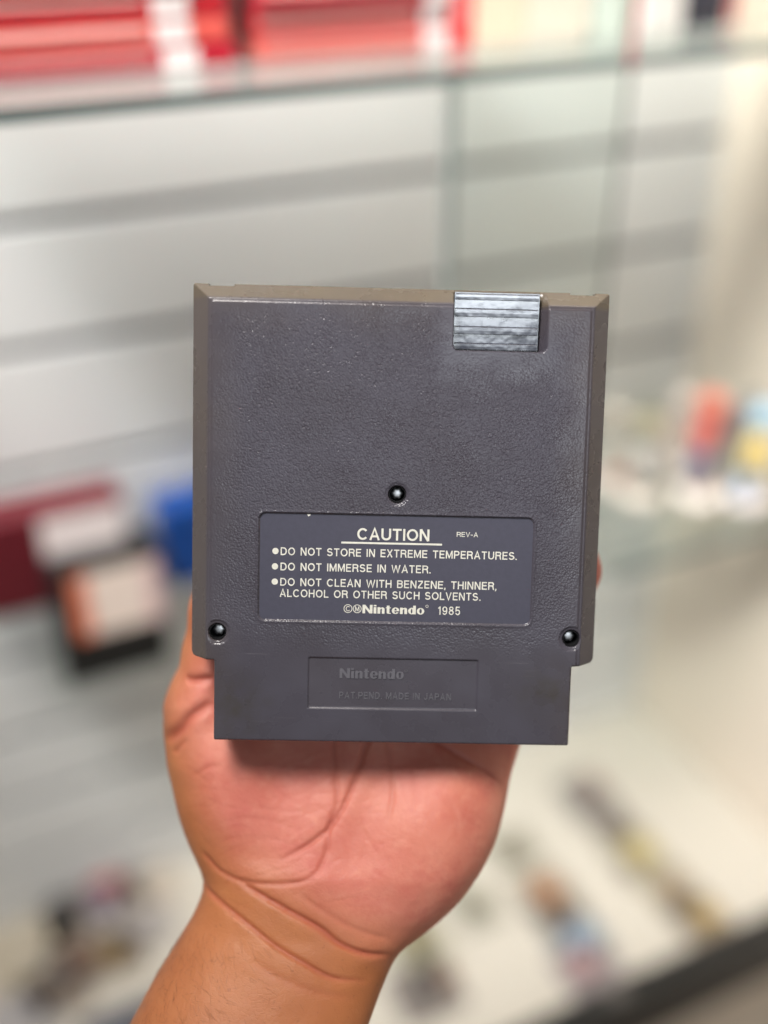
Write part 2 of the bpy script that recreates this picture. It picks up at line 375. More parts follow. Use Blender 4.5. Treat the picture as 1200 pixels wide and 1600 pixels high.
def put_text(name, s, x0, x1, y0, cap, z, mat, parent, wt=.15, gap=.17, word=.56, depth=0.03):
    G = glyphs(wt); pen = 0; L = []
    for ch in s:
        if ch == ' ': pen += word; continue
        W, st = G[ch]; L += [[(pen + a, b) for a, b in p] for p in st]; pen += W + gap
    pen -= gap; kx = (x1 - x0) / pen; V = []; F = []
    for k, p in enumerate(L):
        n = len(p); h = wt / 2; closed = (abs(p[0][0] - p[-1][0]) + abs(p[0][1] - p[-1][1])) < 1e-6
        q = [Vector(a) for a in p]; zt = z + depth + (k % 5) * .0006; b0 = len(V)
        for i in range(n):
            d0 = (q[i] - q[i - 1]) if i else ((q[-1] - q[-2]) if closed else q[1] - q[0])
            d1 = (q[i + 1] - q[i]) if i < n - 1 else ((q[1] - q[0]) if closed else q[-1] - q[-2])
            n0 = Vector((-d0.y, d0.x)).normalized(); n1 = Vector((-d1.y, d1.x)).normalized(); mm = n0 + n1
            mm = mm / max(.35, (1 + n0.dot(n1)))
            for sg in (1, -1):
                r = q[i] + mm * h * sg
                V += [(x0 + r.x * kx, y0 + r.y * cap, z - .02), (x0 + r.x * kx, y0 + r.y * cap, zt)]
        for i in range(n - 1):
            a = b0 + i * 4; F += [(a + 1, a + 3, a + 7, a + 5), (a, a + 1, a + 5, a + 4), (a + 2, a + 6, a + 7, a + 3)]
        a = b0 + (n - 1) * 4; F += [(b0, b0 + 2, b0 + 3, b0 + 1), (a, a + 1, a + 3, a + 2)]
    v, f = scaled((V, F)); return mobj(name, v, f, mat, parent)

ZL = -0.468
put_text('printed_line', 'CAUTION', -11.5, 9.45, 60.45, 3.45, ZL, M_ink, label, wt=.165, gap=.13)
v, f = scaled(boxdata(-16.1, 13.2, 59.28, 59.82, ZL, ZL + .02)); mobj('underline', v, f, M_ink, label)
put_text('printed_line', 'REV-A', 17.4, 23.6, 61.95, 1.4, ZL, M_ink, label, wt=.13, gap=.14)
put_text('printed_line', 'DO NOT STORE IN EXTREME TEMPERATURES.', -33.6, 35.15, 55.5, 2.3, ZL, M_ink, label)
put_text('printed_line', 'DO NOT IMMERSE IN WATER.', -33.6, 10.1, 51.0, 2.3, ZL, M_ink, label)
put_text('printed_line', 'DO NOT CLEAN WITH BENZENE, THINNER,', -33.6, 29.5, 46.5, 2.3, ZL, M_ink, label)
put_text('printed_line', 'ALCOHOL OR OTHER SUCH SOLVENTS.', -33.7, 24.95, 43.2, 2.3, ZL, M_ink, label)
put_text('printed_line', '1985', 12.5, 19.1, 38.8, 2.5, ZL, M_ink, label, wt=.13, gap=.2)
for x, y in ((-35.1, 56.65), (-35.2, 52.15), (-35.2, 47.65)):
    v, f = scaled(prism(circle(x, y, .92, 24), ZL, ZL + .02)); mobj('bullet', v, f, M_ink, label)

# wordmark: heavy stems with thin joins
def quad(x0, y0, x1, y1): return [[(x0, y0), (x1, y0), (x1, y1), (x0, y1)]]
def ringp(cx, cy, rx, ry, ix, iy, a0=0, a1=360, n=28):
    q = []
    for i in range(n):
        a = math.radians(a0 + (a1 - a0) * i / n); b = math.radians(a0 + (a1 - a0) * (i + 1) / n)
        q.append([(cx + ix * math.cos(a), cy + iy * math.sin(a)), (cx + rx * math.cos(a), cy + ry * math.sin(a)),
                  (cx + rx * math.cos(b), cy + ry * math.sin(b)), (cx + ix * math.cos(b), cy + iy * math.sin(b))])
    return q
def wordmark():
    P = []; XH = .74; S = .225
    def add(q, x): P.extend([[(a + x, b) for a, b in t] for t in q])
    x = 0
    add(quad(0, 0, S, 1) + quad(.60, 0, .60 + S, 1) + [[(.0, 1), (.22, 1), (.82, 0), (.58, 0)]], x); x += .92
    add(quad(0, 0, S, XH) + quad(0, .84, S, 1), x); x += .32
    def n_(x): add(quad(0, 0, S, XH) + quad(.36, 0, .36 + S, .52) + ringp(.385, .52, .2, .22, -.02, .10, 0, 90, 8) + [[(S - .01, .5), (.4, .62), (.4, .74), (S - .01, .66)]], x)
    n_(x); x += .68
    add(quad(.08, .08, .08 + S, .95) + quad(0, XH - .10, .42, XH) + [[(.08, .1), (.18, 0), (.42, 0), (.42, .1), (.3, .1)]], x); x += .50
    def e_(x): add(ringp(.31, XH / 2, .31, XH / 2 + .01, .10, XH / 2 - .09, 0, 325) + quad(.2, XH / 2 - .05, .58, XH / 2 + .03), x)
    e_(x); x += .68
    n_(x); x += .68
    add(ringp(.28, XH / 2, .28, XH / 2 + .01, .07, XH / 2 - .09) + quad(.40, 0, .40 + S, 1), x); x += .71
    add(ringp(.31, XH / 2, .31, XH / 2 + .01, .10, XH / 2 - .09), x); x += .62
    return P, x
def put_wordmark(name, x0, x1, y0, cap, z, mat, parent, depth):
    P, W = wordmark(); kx = (x1 - x0) / W; V = []; F = []
    for i, q in enumerate(P):
        n = len(q); b = len(V); zt = z + depth + i * 0.0002
        V += [(x0 + a * kx, y0 + c * cap, z - .02) for a, c in q] + [(x0 + a * kx, y0 + c * cap, zt) for a, c in q]
        F += [tuple(range(b, b + n))[::-1], tuple(range(b + n, b + 2 * n))] + [(b + k, b + (k + 1) % n, b + n + (k + 1) % n, b + n + k) for k in range(n)]
    v, f = scaled((V, F)); return mobj(name, v, f, mat, parent)
put_wordmark('wordmark', -9.5, 8.6, 38.8, 2.55, ZL, M_ink, label, .02)
def small_ring(cx, cy, r, t, z, d, mat, parent):
    V = []; F = []
    for i, q in enumerate(ringp(cx, cy, r, r, r - t, r - t, 0, 360, 36)):
        b = len(V); V += [(a, c, z) for a, c in q] + [(a, c, z + d) for a, c in q]; F += [(b + 4, b + 5, b + 6, b + 7), (b, b + 1, b + 5, b + 4), (b + 2, b + 3, b + 7, b + 6)]
    v, f = scaled((V, F)); return mobj('ring_mark', v, f, mat, parent)
for cx, ch in ((-13.75, 'C'), (-11.05, 'M')):
    small_ring(cx, 40.1, 1.27, .2, ZL, .02, M_ink, label)
    put_text('ring_letter', ch, cx - .62, cx + .62, 39.35, 1.5, ZL, M_ink, label, wt=.13)
small_ring(9.35, 41.25, .42, .12, ZL, .02, M_ink, label)
# small chip out of the print film
v, f = scaled(prism([(-26.3, 67.74), (-25.0, 67.74), (-25.3, 67.2), (-25.7, 66.9)], ZL, ZL + .02)); mobj('chip', v, f, M_ink, label)
# moulded lettering on the lower panel
ZP = -0.432
put_wordmark('raised_wordmark', -15.8, 3.1, 19.35, 3.0, ZP, M_raised, panel, .22)
small_ring(3.75, 21.9, .45, .16, ZP, .16, M_raised, panel)
put_text('raised_line', 'PAT.PEND. MADE IN JAPAN', -15.8, 17.2, 13.2, 2.0, ZP, M_raised, panel, wt=.14, gap=.22, word=.5, depth=.2)

# ================================================================ HAND
# hand frame: origin at the camera-facing palm, x right, y up the fingers, z out of the palm
def pin(u, v, D):  # point of the hand (mm) in its own frame
    return np.array([(u - 600) * D / FPX, -(v - 800) * D / FPX, -D])
rows = [ # v, left, right, depth of section centre, half thickness
 (1040, 300, 845, 353, 11.5), (1100, 262, 832, 353, 12.5), (1150, 257, 817, 353, 14), (1200, 270, 801, 352, 15.5),
 (1255, 287, 784, 350, 17.5), (1310, 307, 761, 348, 19), (1345, 320, 739, 346, 20), (1365, 324, 722, 345.5, 20), (1395, 317, 698, 344.5, 20), (1430, 301, 662, 343, 20),
 (1480, 271, 621, 340, 21), (1530, 240, 600, 337, 22.5), (1600, 203, 574, 333, 25), (1700, 150, 545, 327, 27), (1850, 70, 510, 318, 29), (2000, -10, 480, 308, 30)]
R_ = np.array([[pin(l, v, D)[0], pin(r, v, D)[0], pin(0, v, D)[1], -D, h] for v, l, r, D, h in rows])[::-1]
def caps(P, a, b, ra, rb, flat=1.0):
    a = np.array(a); b = np.array(b); ab = b - a; t = np.clip(((P - a) @ ab) / (ab @ ab), 0, 1)
    d = P - (a + t[..., None] * ab); d[..., 2] = d[..., 2] / flat
    return np.linalg.norm(d, axis=-1) - (ra + (rb - ra) * t)
def ell(P, c, r, ang=0.0):
    d = P - np.array(c); ca, sa = math.cos(ang), math.sin(ang)
    x = d[..., 0] * ca + d[..., 1] * sa; y = -d[..., 0] * sa + d[..., 1] * ca
    q = np.stack([x / r[0], y / r[1], d[..., 2] / r[2]], -1); k = np.linalg.norm(q, axis=-1)
    return (k - 1) * min(r)
def smin(a, b, k):
    h = np.clip(0.5 + 0.5 * (b - a) / k, 0, 1); return b * (1 - h) + a * h - k * h * (1 - h)
def field(P):
    y = P[..., 1]
    L = np.interp(y, R_[:, 2], R_[:, 0]); Rr = np.interp(y, R_[:, 2], R_[:, 1]); zc = np.interp(y, R_[:, 2], R_[:, 3]); hz = np.interp(y, R_[:, 2], R_[:, 4])
    c = (L + Rr) / 2; hw = (Rr - L) / 2
    k = (np.abs((P[..., 0] - c) / hw) ** 2.35 + np.abs((P[..., 2] - zc) / hz) ** 2.35) ** (1 / 2.35)
    d = (k - 1) * hz
    top = y - pin(0, 1055, 353)[1]; d = np.maximum(d, top)         # palm ends where the fingers start
    # mounds
    d = smin(d, ell(P, pin(372, 1235, 350), (17, 30, 16.5), 0.15), 7)
    d = smin(d, ell(P, pin(655, 1320, 347), (19, 30, 19.5), -0.5), 8)
    # thumb
    T = [(335, 1180, 350, 13.5), (322, 1105, 351, 11.6), (340, 1020, 350, 10.6), (347, 955, 347, 10.0), (353, 905, 344.5, 9.0)]
    for i in range(len(T) - 1):
        a, b = T[i], T[i + 1]; d = smin(d, caps(P, pin(*a[:3]), pin(*b[:3]), a[3], b[3]), 3.5)
    # little finger, ring, middle, index (behind the cartridge)
    for F in ([(765, 1110, 352, 11), (830, 1010, 352, 9.0), (880, 935, 349.5, 8.2), (899, 893, 348, 7.9), (899.5, 880, 347, 7.7)],
              [(655, 1090, 352, 11), (690, 930, 352, 9.5), (705, 830, 346, 8.8), (712, 770, 341, 8.0)],
              [(530, 1080, 353, 11.5), (540, 900, 352, 9.8), (545, 780, 345, 9.0), (548, 710, 340, 8.3)],
              [(415, 1080, 353, 11), (420, 920, 352, 9.6), (425, 815, 346, 9.0), (430, 750, 341, 8.2)]):
        for i in range(len(F) - 1):
            a, b = F[i], F[i + 1]; d = smin(d, caps(P, pin(*a[:3]), pin(*b[:3]), a[3], b[3]), 2.2)
    return d
H_ = 1.25
g0 = np.array([-122., -232., -384.]); g1 = np.array([72., 26., -272.])
nx, ny, nz = ((g1 - g0) / H_).astype(int) + 1
G = np.stack(np.meshgrid(*[g0[i] + H_ * np.arange(n) for i, n in enumerate((nx, ny, nz))], indexing='ij'), -1)
fv = np.concatenate([field(G[i:i + 16]) for i in range(0, nx, 16)])
def surface_nets(f):
    s = f < 0; nx, ny, nz = f.shape
    acc = np.zeros((nx - 1, ny - 1, nz - 1, 3)); cnt = np.zeros((nx - 1, ny - 1, nz - 1))
    c = [(a, b, d) for a in (0, 1) for b in (0, 1) for d in (0, 1)]
    sl = lambda o: tuple(slice(o[i], f.shape[i] - 1 + o[i]) for i in range(3))
    for ax in range(3):
        for o in c:
            if o[ax]: continue
            o2 = list(o); o2[ax] = 1
            f0, f1 = f[sl(o)], f[sl(o2)]; m = (f0 < 0) != (f1 < 0)
            t = np.where(m, f0 / np.where(m, f0 - f1, 1), 0)
            for k in range(3): acc[..., k] += np.where(m, o[k] + (t if k == ax else 0), 0)
            cnt += m
    act = cnt > 0; idx = -np.ones(act.shape, int); idx[act] = np.arange(act.sum())
    ijk = np.argwhere(act); V = ijk + acc[act] / cnt[act][:, None]
    Q = []
    for ax in range(3):
        b, d = (ax + 1) % 3, (ax + 2) % 3
        i0 = np.take(s, range(0, s.shape[ax] - 1), ax); i1 = np.take(s, range(1, s.shape[ax]), ax)
        E = np.argwhere(i0 != i1); inside = i0[tuple(E.T)]
        ok = (E[:, b] > 0) & (E[:, d] > 0) & (E[:, b] < s.shape[b] - 1) & (E[:, d] < s.shape[d] - 1); E = E[ok]; inside = inside[ok]
        q = []
        for db, dd in ((0, 0), (1, 0), (1, 1), (0, 1)):
            e = E.copy(); e[:, b] -= db; e[:, d] -= dd; q.append(idx[tuple(e.T)])
        q = np.stack(q, 1); q[inside] = q[inside][:, ::-1]; Q.append(q[:, ::-1])
    return V, np.concatenate(Q)
V, Q = surface_nets(fv); V = g0 + V * H_
me = mesh_np('hand', V, Q)
tmp = bpy.data.objects.new('tmp', me); COL.objects.link(tmp)
s1 = tmp.modifiers.new('s', 'SMOOTH'); s1.factor = .5; s1.iterations = 5
s2 = tmp.modifiers.new('ss', 'SUBSURF'); s2.levels = 1; s2.render_levels = 1
dg = bpy.context.evaluated_depsgraph_get(); dg.update(); hm = bpy.data.meshes.new_from_object(tmp.evaluated_get(dg)); bpy.data.objects.remove(tmp)
n = len(hm.vertices); co = np.empty(n * 3, np.float32); hm.vertices.foreach_get('co', co); co = co.reshape(-1, 3).astype(float)
no = np.empty(n * 3, np.float32); hm.vertices.foreach_get('normal', no); no = no.reshape(-1, 3)
flip = np.mean(no[:, 2][co[:, 2] > -335]) < 0
if flip: no = -no
UV = np.stack([600 + FPX * co[:, 0] / -co[:, 2], 800 - FPX * co[:, 1] / -co[:, 2]], 1)   # palm chart used to lay out the creases
front = np.clip(no[:, 2] * 2.5 + .3, 0, 1)
pxmm = -co[:, 2] / FPX
def smooth_poly(P, n=10):
    P = np.array(P, float); E = np.vstack([2 * P[0] - P[1], P, 2 * P[-1] - P[-2]]); out = []
    for i in range(1, len(E) - 2):
        for t in np.arange(n) / n:
            a, b, c, d = E[i - 1], E[i], E[i + 1], E[i + 2]
            out.append(.5 * ((2 * b) + (c - a) * t + (2 * a - 5 * b + 4 * c - d) * t * t + (3 * b - a - 3 * c + d) * t ** 3))
    out.append(P[-1]); return np.array(out)
creases = [ # points, depth mm, width mm, fold bulge below
 ([(315, 1330), (325, 1342), (344, 1361), (373, 1375), (418, 1381), (463, 1379), (490, 1371)], .6, .65, .2),
 ([(367, 1373), (407, 1398), (452, 1424), (497, 1449), (531, 1475), (571, 1490), (612, 1492)], 1.1, .75, .45),
 ([(314, 1372), (330, 1396), (350, 1414), (390, 1446), (429, 1477), (475, 1505), (520, 1528), (575, 1533)], .8, .7, .3),
 ([(590, 1120), (572, 1165), (560, 1202), (543, 1247), (520, 1287), (503, 1304), (475, 1324), (435, 1346)], .75, .75, .25),
 ([(518, 1120), (520, 1162), (524, 1213), (527, 1253), (514, 1293), (511, 1327), (497, 1360), (480, 1373)], .5, .7, .2),
 ([(600, 1140), (613, 1202), (613, 1247), (606, 1290)], .3, .6, .1),
 ([(670, 1150), (690, 1165), (724, 1185), (758, 1205), (786, 1229)], .65, .7, .3),
 ([(290, 1061), (308, 1063), (335, 1060)], 1.0, 1.1, .6),
 ([(262, 1160), (284, 1137), (300, 1118), (335, 1096)], 1.0, 1.6, .8),
 ([(272, 1178), (280, 1168), (294, 1154)], .45, .9, .1),
 ([(463, 1393), (500, 1420), (543, 1446), (580, 1460), (615, 1469)], .28, .7, .1),
 ([(330, 1290), (380, 1280), (430, 1284), (470, 1300)], .08, .7, .0),
 ([(340, 1315), (390, 1308), (440, 1318)], .07, .6, .0),
 ([(360, 1245), (400, 1262), (450, 1268), (500, 1262)], .07, .7, .0),
 ([(300, 1215), (325, 1200), (352, 1195)], .2, .8, .0),
 ([(560, 1270), (570, 1310), (566, 1350)], .14, .6, .0),
 ([(640, 1180), (648, 1230), (645, 1275)], .16, .6, .0),
 ([(700, 1240), (712, 1275), (716, 1310)], .12, .6, .0),
 ([(390, 1500), (440, 1530), (500, 1552), (560, 1560)], .2, 1.2, .0)]
for k in range(150):   # faint secondary lines over the palm and the wrist
    u = rng.uniform(300, 740); v_ = rng.uniform(1180, 1420); a = rng.normal(-.2, .7) + (1.2 if u > 540 else 0); l = rng.uniform(18, 55)
    p0 = np.array([u, v_]); d_ = np.array([math.cos(a), math.sin(a)]) * l; nn = np.array([-d_[1], d_[0]]) * rng.uniform(-.12, .12)
    creases.append(([p0 - d_, p0 + nn, p0 + d_], rng.uniform(.03, .09), .42, 0))
disp = np.zeros(n); red = np.zeros(n)
for pts, dep, wid, bulge in creases:
    S = smooth_poly(pts); lo = S.min(0) - 60; hi = S.max(0) + 60
    sel = np.where((UV > lo).all(1) & (UV < hi).all(1) & (front > 0))[0]
    if len(sel) == 0: continue
    q = UV[sel]; best = np.full(len(sel), 1e9); tt = np.zeros(len(sel)); side = np.zeros(len(sel))
    for i in range(len(S) - 1):
        a, b = S[i], S[i + 1]; ab = b - a; t = np.clip(((q - a) @ ab) / (ab @ ab + 1e-9), 0, 1); dd = q - (a + t[:, None] * ab); ds = np.hypot(*dd.T)
        m = ds < best; best[m] = ds[m]; tt[m] = (i + t[m]) / (len(S) - 1); side[m] = np.sign(ab[0] * dd[m, 1] - ab[1] * dd[m, 0])
    dm = best * pxmm[sel]; env = np.clip(np.minimum(tt, 1 - tt) * 6, 0, 1) ** .7
    cut = np.exp(-(dm / wid) ** 2) * dep; puff = bulge * .45 * np.exp(-((dm - 3.2) / 2.6) ** 2)
    disp[sel] += env * front[sel] * (-cut + puff); red[sel] = np.maximum(red[sel], env * np.exp(-(dm / (wid * 1.3)) ** 2) * min(1, dep))
co += no * disp[:, None]
hm.vertices.foreach_set('co', (co * MM).astype(np.float32).ravel())
at = hm.attributes.new('flush', 'FLOAT', 'POINT'); at.data.foreach_set('value', red.astype(np.float32))
# how much of the skin is palm skin (pink) rather than wrist skin (tan): boundary along the wrist crease
wl = np.interp(UV[:, 0], [200, 320, 420, 500, 560, 620, 700], [1290, 1340, 1385, 1440, 1475, 1500, 1520])
edge = np.interp(UV[:, 1], [1000, 1100, 1200, 1340], [300, 262, 285, 330])
pal = np.clip((wl + 34 - UV[:, 1]) / 110, 0, 1) * np.clip(.25 + (UV[:, 0] - edge) / 60, 0, 1) * np.clip(no[:, 2] * 1.5 + .9, 0, 1)
at = hm.attributes.new('palm', 'FLOAT', 'POINT'); at.data.foreach_set('value', pal.astype(np.float32))
hm.polygons.foreach_set('use_smooth', [True] * len(hm.polygons))
hm.update()

def skin():
    m = bpy.data.materials.new('skin'); m.use_nodes = True; nt = m.node_tree; N = nt.nodes; L = nt.links; p = N['Principled BSDF']
    tc = N.new('ShaderNodeTexCoord')
    def attr(a): n = N.new('ShaderNodeAttribute'); n.attribute_name = a; return n.outputs['Fac']
    def noise(s, d=3, r=.5): n = N.new('ShaderNodeTexNoise'); n.inputs['Scale'].default_value = s; n.inputs['Detail'].default_value = d; n.inputs['Roughness'].default_value = r; L.new(tc.outputs['Object'], n.inputs['Vector']); return n.outputs['Fac']
    def mix(f, a, b):
        n = N.new('ShaderNodeMix'); n.data_type = 'RGBA'
        L.new(f, n.inputs[0]) if not isinstance(f, float) else setattr(n.inputs[0], 'default_value', f)
        for i, s in ((6, a), (7, b)):
            if isinstance(s, tuple): n.inputs[i].default_value = s
            else: L.new(s, n.inputs[i])
        return n.outputs[2]
    def mr(s, a, b, c=0., d=1.): n = N.new('ShaderNodeMapRange'); n.inputs[1].default_value = a; n.inputs[2].default_value = b; n.inputs[3].default_value = c; n.inputs[4].default_value = d; L.new(s, n.inputs[0]); return n.outputs[0]
    palm = mix(mr(noise(32, 4), .3, .7), lin(188, 102, 87), lin(208, 134, 112))
    palm = mix(mr(noise(120, 5, .65), .48, .72, 0, .5), palm, lin(182, 84, 76)); palm = mix(mr(noise(260, 4, .6), .52, .75, 0, .16), palm, lin(222, 166, 144))
    arm = mix(mr(noise(40, 4), .3, .7), lin(160, 96, 58), lin(176, 110, 68))
    arm = mix(mr(noise(700, 2), .66, .74, 0, .35), arm, lin(120, 70, 45))
    c = mix(attr('palm'), arm, palm)
    f = N.new('ShaderNodeMath'); f.operation = 'MULTIPLY'; f.inputs[1].default_value = .65; L.new(attr('flush'), f.inputs[0])
    c = mix(f.outputs[0], c, lin(165, 78, 62)); L.new(c, p.inputs['Base Color'])
    p.inputs['Subsurface Weight'].default_value = .14; p.inputs['Subsurface Radius'].default_value = (1, .35, .18); p.inputs['Subsurface Scale'].default_value = .004
    p.inputs['Roughness'].default_value = .5; p.inputs['Specular IOR Level'].default_value = .4
    v = N.new('ShaderNodeTexVoronoi'); v.feature = 'DISTANCE_TO_EDGE'; v.inputs['Scale'].default_value = 620
    mp = N.new('ShaderNodeMapping'); mp.inputs['Scale'].default_value = (1, 1.6, 1); L.new(tc.outputs['Object'], mp.inputs[0]); L.new(mp.outputs[0], v.inputs['Vector'])
    b = N.new('ShaderNodeBump'); b.inputs['Strength'].default_value = .16; b.inputs['Distance'].default_value = .00025; L.new(mr(v.outputs['Distance'], 0, .12), b.inputs['Height'])
    b2 = N.new('ShaderNodeBump'); b2.inputs['Strength'].default_value = .5; b2.inputs['Distance'].default_value = .00028; L.new(noise(260, 4, .6), b2.inputs['Height']); L.new(b.outputs['Normal'], b2.inputs['Normal'])
    b3 = N.new('ShaderNodeBump'); b3.inputs['Strength'].default_value = .5; b3.inputs['Distance'].default_value = .0018; L.new(noise(55, 3, .5), b3.inputs['Height']); L.new(b2.outputs['Normal'], b3.inputs['Normal']); L.new(b3.outputs['Normal'], p.inputs['Normal']); return m
hm.materials.clear(); hm.materials.append(skin())
hand = bpy.data.objects.new('hand', hm); COL.objects.link(hand)
# fine dark hairs on the forearm
cand = np.where((pal < .05) & (UV[:, 1] > 1450 + (UV[:, 0] - 300) * .22) & (no[:, 2] > -.2) & (UV[:, 1] < 1680))[0]
pr = np.clip(1.15 - (UV[cand, 0] - np.interp(UV[cand, 1], [1430, 1600, 1680], [301, 203, 155])) / 190, .04, 1); pr /= pr.sum()
HV = []; HF = []
for i in rng.choice(cand, 520, replace=False, p=pr):
    p = co[i]; nn_ = no[i] / np.linalg.norm(no[i]); g_ = np.array([.55 + rng.normal(0, .3), -.75 + rng.normal(0, .3), 0]); g_ -= nn_ * (g_ @ nn_); g_ /= np.linalg.norm(g_)
    L_ = rng.uniform(2.0, 4.5); sd = np.cross(nn_, g_); cv = rng.normal(0, .35); b = len(HV)
    for t, wd in ((0, .024), (.35, .020), (.7, .014), (1, .004)):
        c_ = p + g_ * L_ * t + nn_ * (.55 * math.sin(t * 2.2) * .8 + .02) + sd * cv * t * t
        HV += [c_ - sd * wd, c_ + sd * wd, c_ + nn_ * wd * 1.4]
    for k in range(3):
        a = b + 3 * k; HF += [(a, a + 1, a + 4, a + 3), (a + 1, a + 2, a + 5, a + 4), (a + 2, a, a + 3, a + 5)]
hair_data = (HV, HF)
tag(hand, 'left hand with open palm and bare forearm holding up the grey cartridge from behind', 'hand')
PV = Vector((-0.01, -0.09, -0.35)); hm.transform(Matrix.Translation(-PV)); hand.matrix_world = CM @ Matrix.Translation(PV)
hr = mobj('arm_hair', [tuple(Vector(v) * MM - PV) for v in hair_data[0]], hair_data[1], pmat('dark_hair', lin(96, 60, 38), .5), hand); hr['kind'] = 'stuff'

# ================================================================ SHOP DISPLAY BEHIND
WD = Vector((0.9034, 0.4289, 0)); WN = Vector((0.4289, -0.9034, 0)); DW = 0.75    # wall direction, wall normal, distance
EYE = Vector((0, 0, 1.6))
WALL = Matrix(((WD.x, WN.x, 0, -WN.x * DW), (WD.y, WN.y, 0, -WN.y * DW), (0, 0, 1, 0), (0, 0, 0, 1)))  # local x along wall, y out of it, z up
def ray(u, v): return (CM.to_3x3() @ Vector(((u - 600) / FPX, -(v - 800) / FPX, -1)))
def on_wall(u, v, out=0.0):          # returns (s, out, z) in wall coordinates
    d = ray(u, v); t = (DW - out) / (d.dot(-WN)); p = EYE + d * t; return Vector((p.dot(WD), out, p.z))
def on_level(u, v, z):
    d = ray(u, v); t = (z - 1.6) / d.z; p = EYE + d * t; return Vector((p.dot(WD), DW + p.dot(WN), z))
def at_wall(s, out, z, rz=0.0): return WALL @ Matrix.Translation((s, out, z)) @ Matrix.Rotation(rz, 4, 'Z')

M_slat = pmat('white_laminate', lin(222, 223, 222), .45, .4, noise=.02, nscale=3, bump=.05)
M_groove = pmat('grey_groove_backing', lin(40, 40, 40), .7)
M_beige = pmat('beige_wall_paint', lin(222, 210, 194), .7, .3, noise=.02, nscale=4)
M_counter = pmat('cream_counter_top', lin(196, 190, 178), .45, .4, noise=.02, nscale=5)
M_black = pmat('black_trim', lin(28, 28, 28), .4)
M_floor = pmat('floor_tiles_beige', lin(190, 176, 158), .4, noise=.06, nscale=6)
M_white = pmat('white_print', lin(242, 230, 228), .45, noise=.04, nscale=60)
def glass_mat(name, tint, gl=.12):
    m = bpy.data.materials.new(name); m.use_nodes = True; nt = m.node_tree; N = nt.nodes; L = nt.links
    N.remove(N['Principled BSDF']); out = N['Material Output']
    t = N.new('ShaderNodeBsdfTransparent'); t.inputs[0].default_value = tint; g = N.new('ShaderNodeBsdfGlossy'); g.inputs['Roughness'].default_value = .05; g.inputs[0].default_value = (.9, .95, .93, 1)
    fr_ = N.new('ShaderNodeFresnel'); fr_.inputs[0].default_value = 1.5
    mx = N.new('ShaderNodeMixShader'); geo = N.new('ShaderNodeNewGeometry'); iv = N.new('ShaderNodeMath'); iv.operation = 'SUBTRACT'; iv.inputs[0].default_value = 1; L.new(geo.outputs['Backfacing'], iv.inputs[1]); mu = N.new('ShaderNodeMath'); mu.operation = 'MULTIPLY'; L.new(iv.outputs[0], mu.inputs[0]); L.new(fr_.outputs[0], mu.inputs[1]); L.new(mu.outputs[0], mx.inputs[0]); L.new(t.outputs[0], mx.inputs[1]); L.new(g.outputs[0], mx.inputs[2]); L.new(mx.outputs[0], out.inputs[0])
    return m
M_glass = glass_mat('shelf_glass', (.94, .965, .955, 1))
M_gedge = pmat('green_glass_edge', lin(96, 110, 108), .25, .6)

S0, S1 = -0.9, None
corner = on_wall(1120, 300).x; S1 = corner
wall = empty('slatwall', WALL, kind='structure')
zc = [1.6 - k * DW for k in (.285, .404, .53, .64, .75, .856, .952, 1.049)]
zc = [zc[0] + .09 * 3, zc[0] + .09 * 2, zc[0] + .09] + zc
edges = [2.1] + zc + [0.735]
box('backing', S0, S1, -.03, -.012, .70, 2.1, M_groove, wall)
for a, b in zip(edges[:-1], edges[1:]):
    ga = .0044 if a != 2.1 else 0; gb = .0044 if b != .735 else 0
    box('slat', S0, S1, -.010, 0.0, b + gb, a - ga, M_slat, wall, bev=.0012)
side = empty('side_wall', WALL, kind='structure')
box('wall_panel', S1, S1 + .05, -.05, 1.3, .0, 2.1, M_beige, side)
floor = box('floor', -3, 3, -1.5, 3, -.05, 0.0, M_floor); floor['kind'] = 'structure'
# counter under the slatwall with black front trim
ZT = .745
ctr = empty('display_counter', at_wall(0, 0, 0), 'cream display counter top with black front edge under the white slatwall', 'counter')
FO = on_level(1075, 1530, ZT).y
box('counter_top', S0, S1 - .002, .001, FO - .02, ZT - .03, ZT, M_counter, ctr)
box('front_trim', S0, S1 - .002, FO - .02, FO + .006, ZT - .05, ZT + .012, M_black, ctr, bev=.002)
box('cabinet_front', S0, S1 - .002, FO - .05, FO - .022, .0, ZT - .05, M_beige, ctr)

# --- top glass shelf
TO = .25
p = on_wall(0, 172, TO); ZS = p.z
sh = empty('glass_shelf', at_wall(0, 0, ZS), 'long clear glass shelf at the top carrying the stacked red cases', 'shelf', 'glass shelves')
sh_x0 = on_wall(-150, 190, TO).x
box('glass_pane', sh_x0, S1 - .003, .002, TO - .002, -.006, 0, M_glass, sh)
box('polished_edge', sh_x0, S1 - .003, TO - .002, TO, -.006, 0, M_gedge, sh)
def S(u, v, out): return on_wall(u, v, out).x

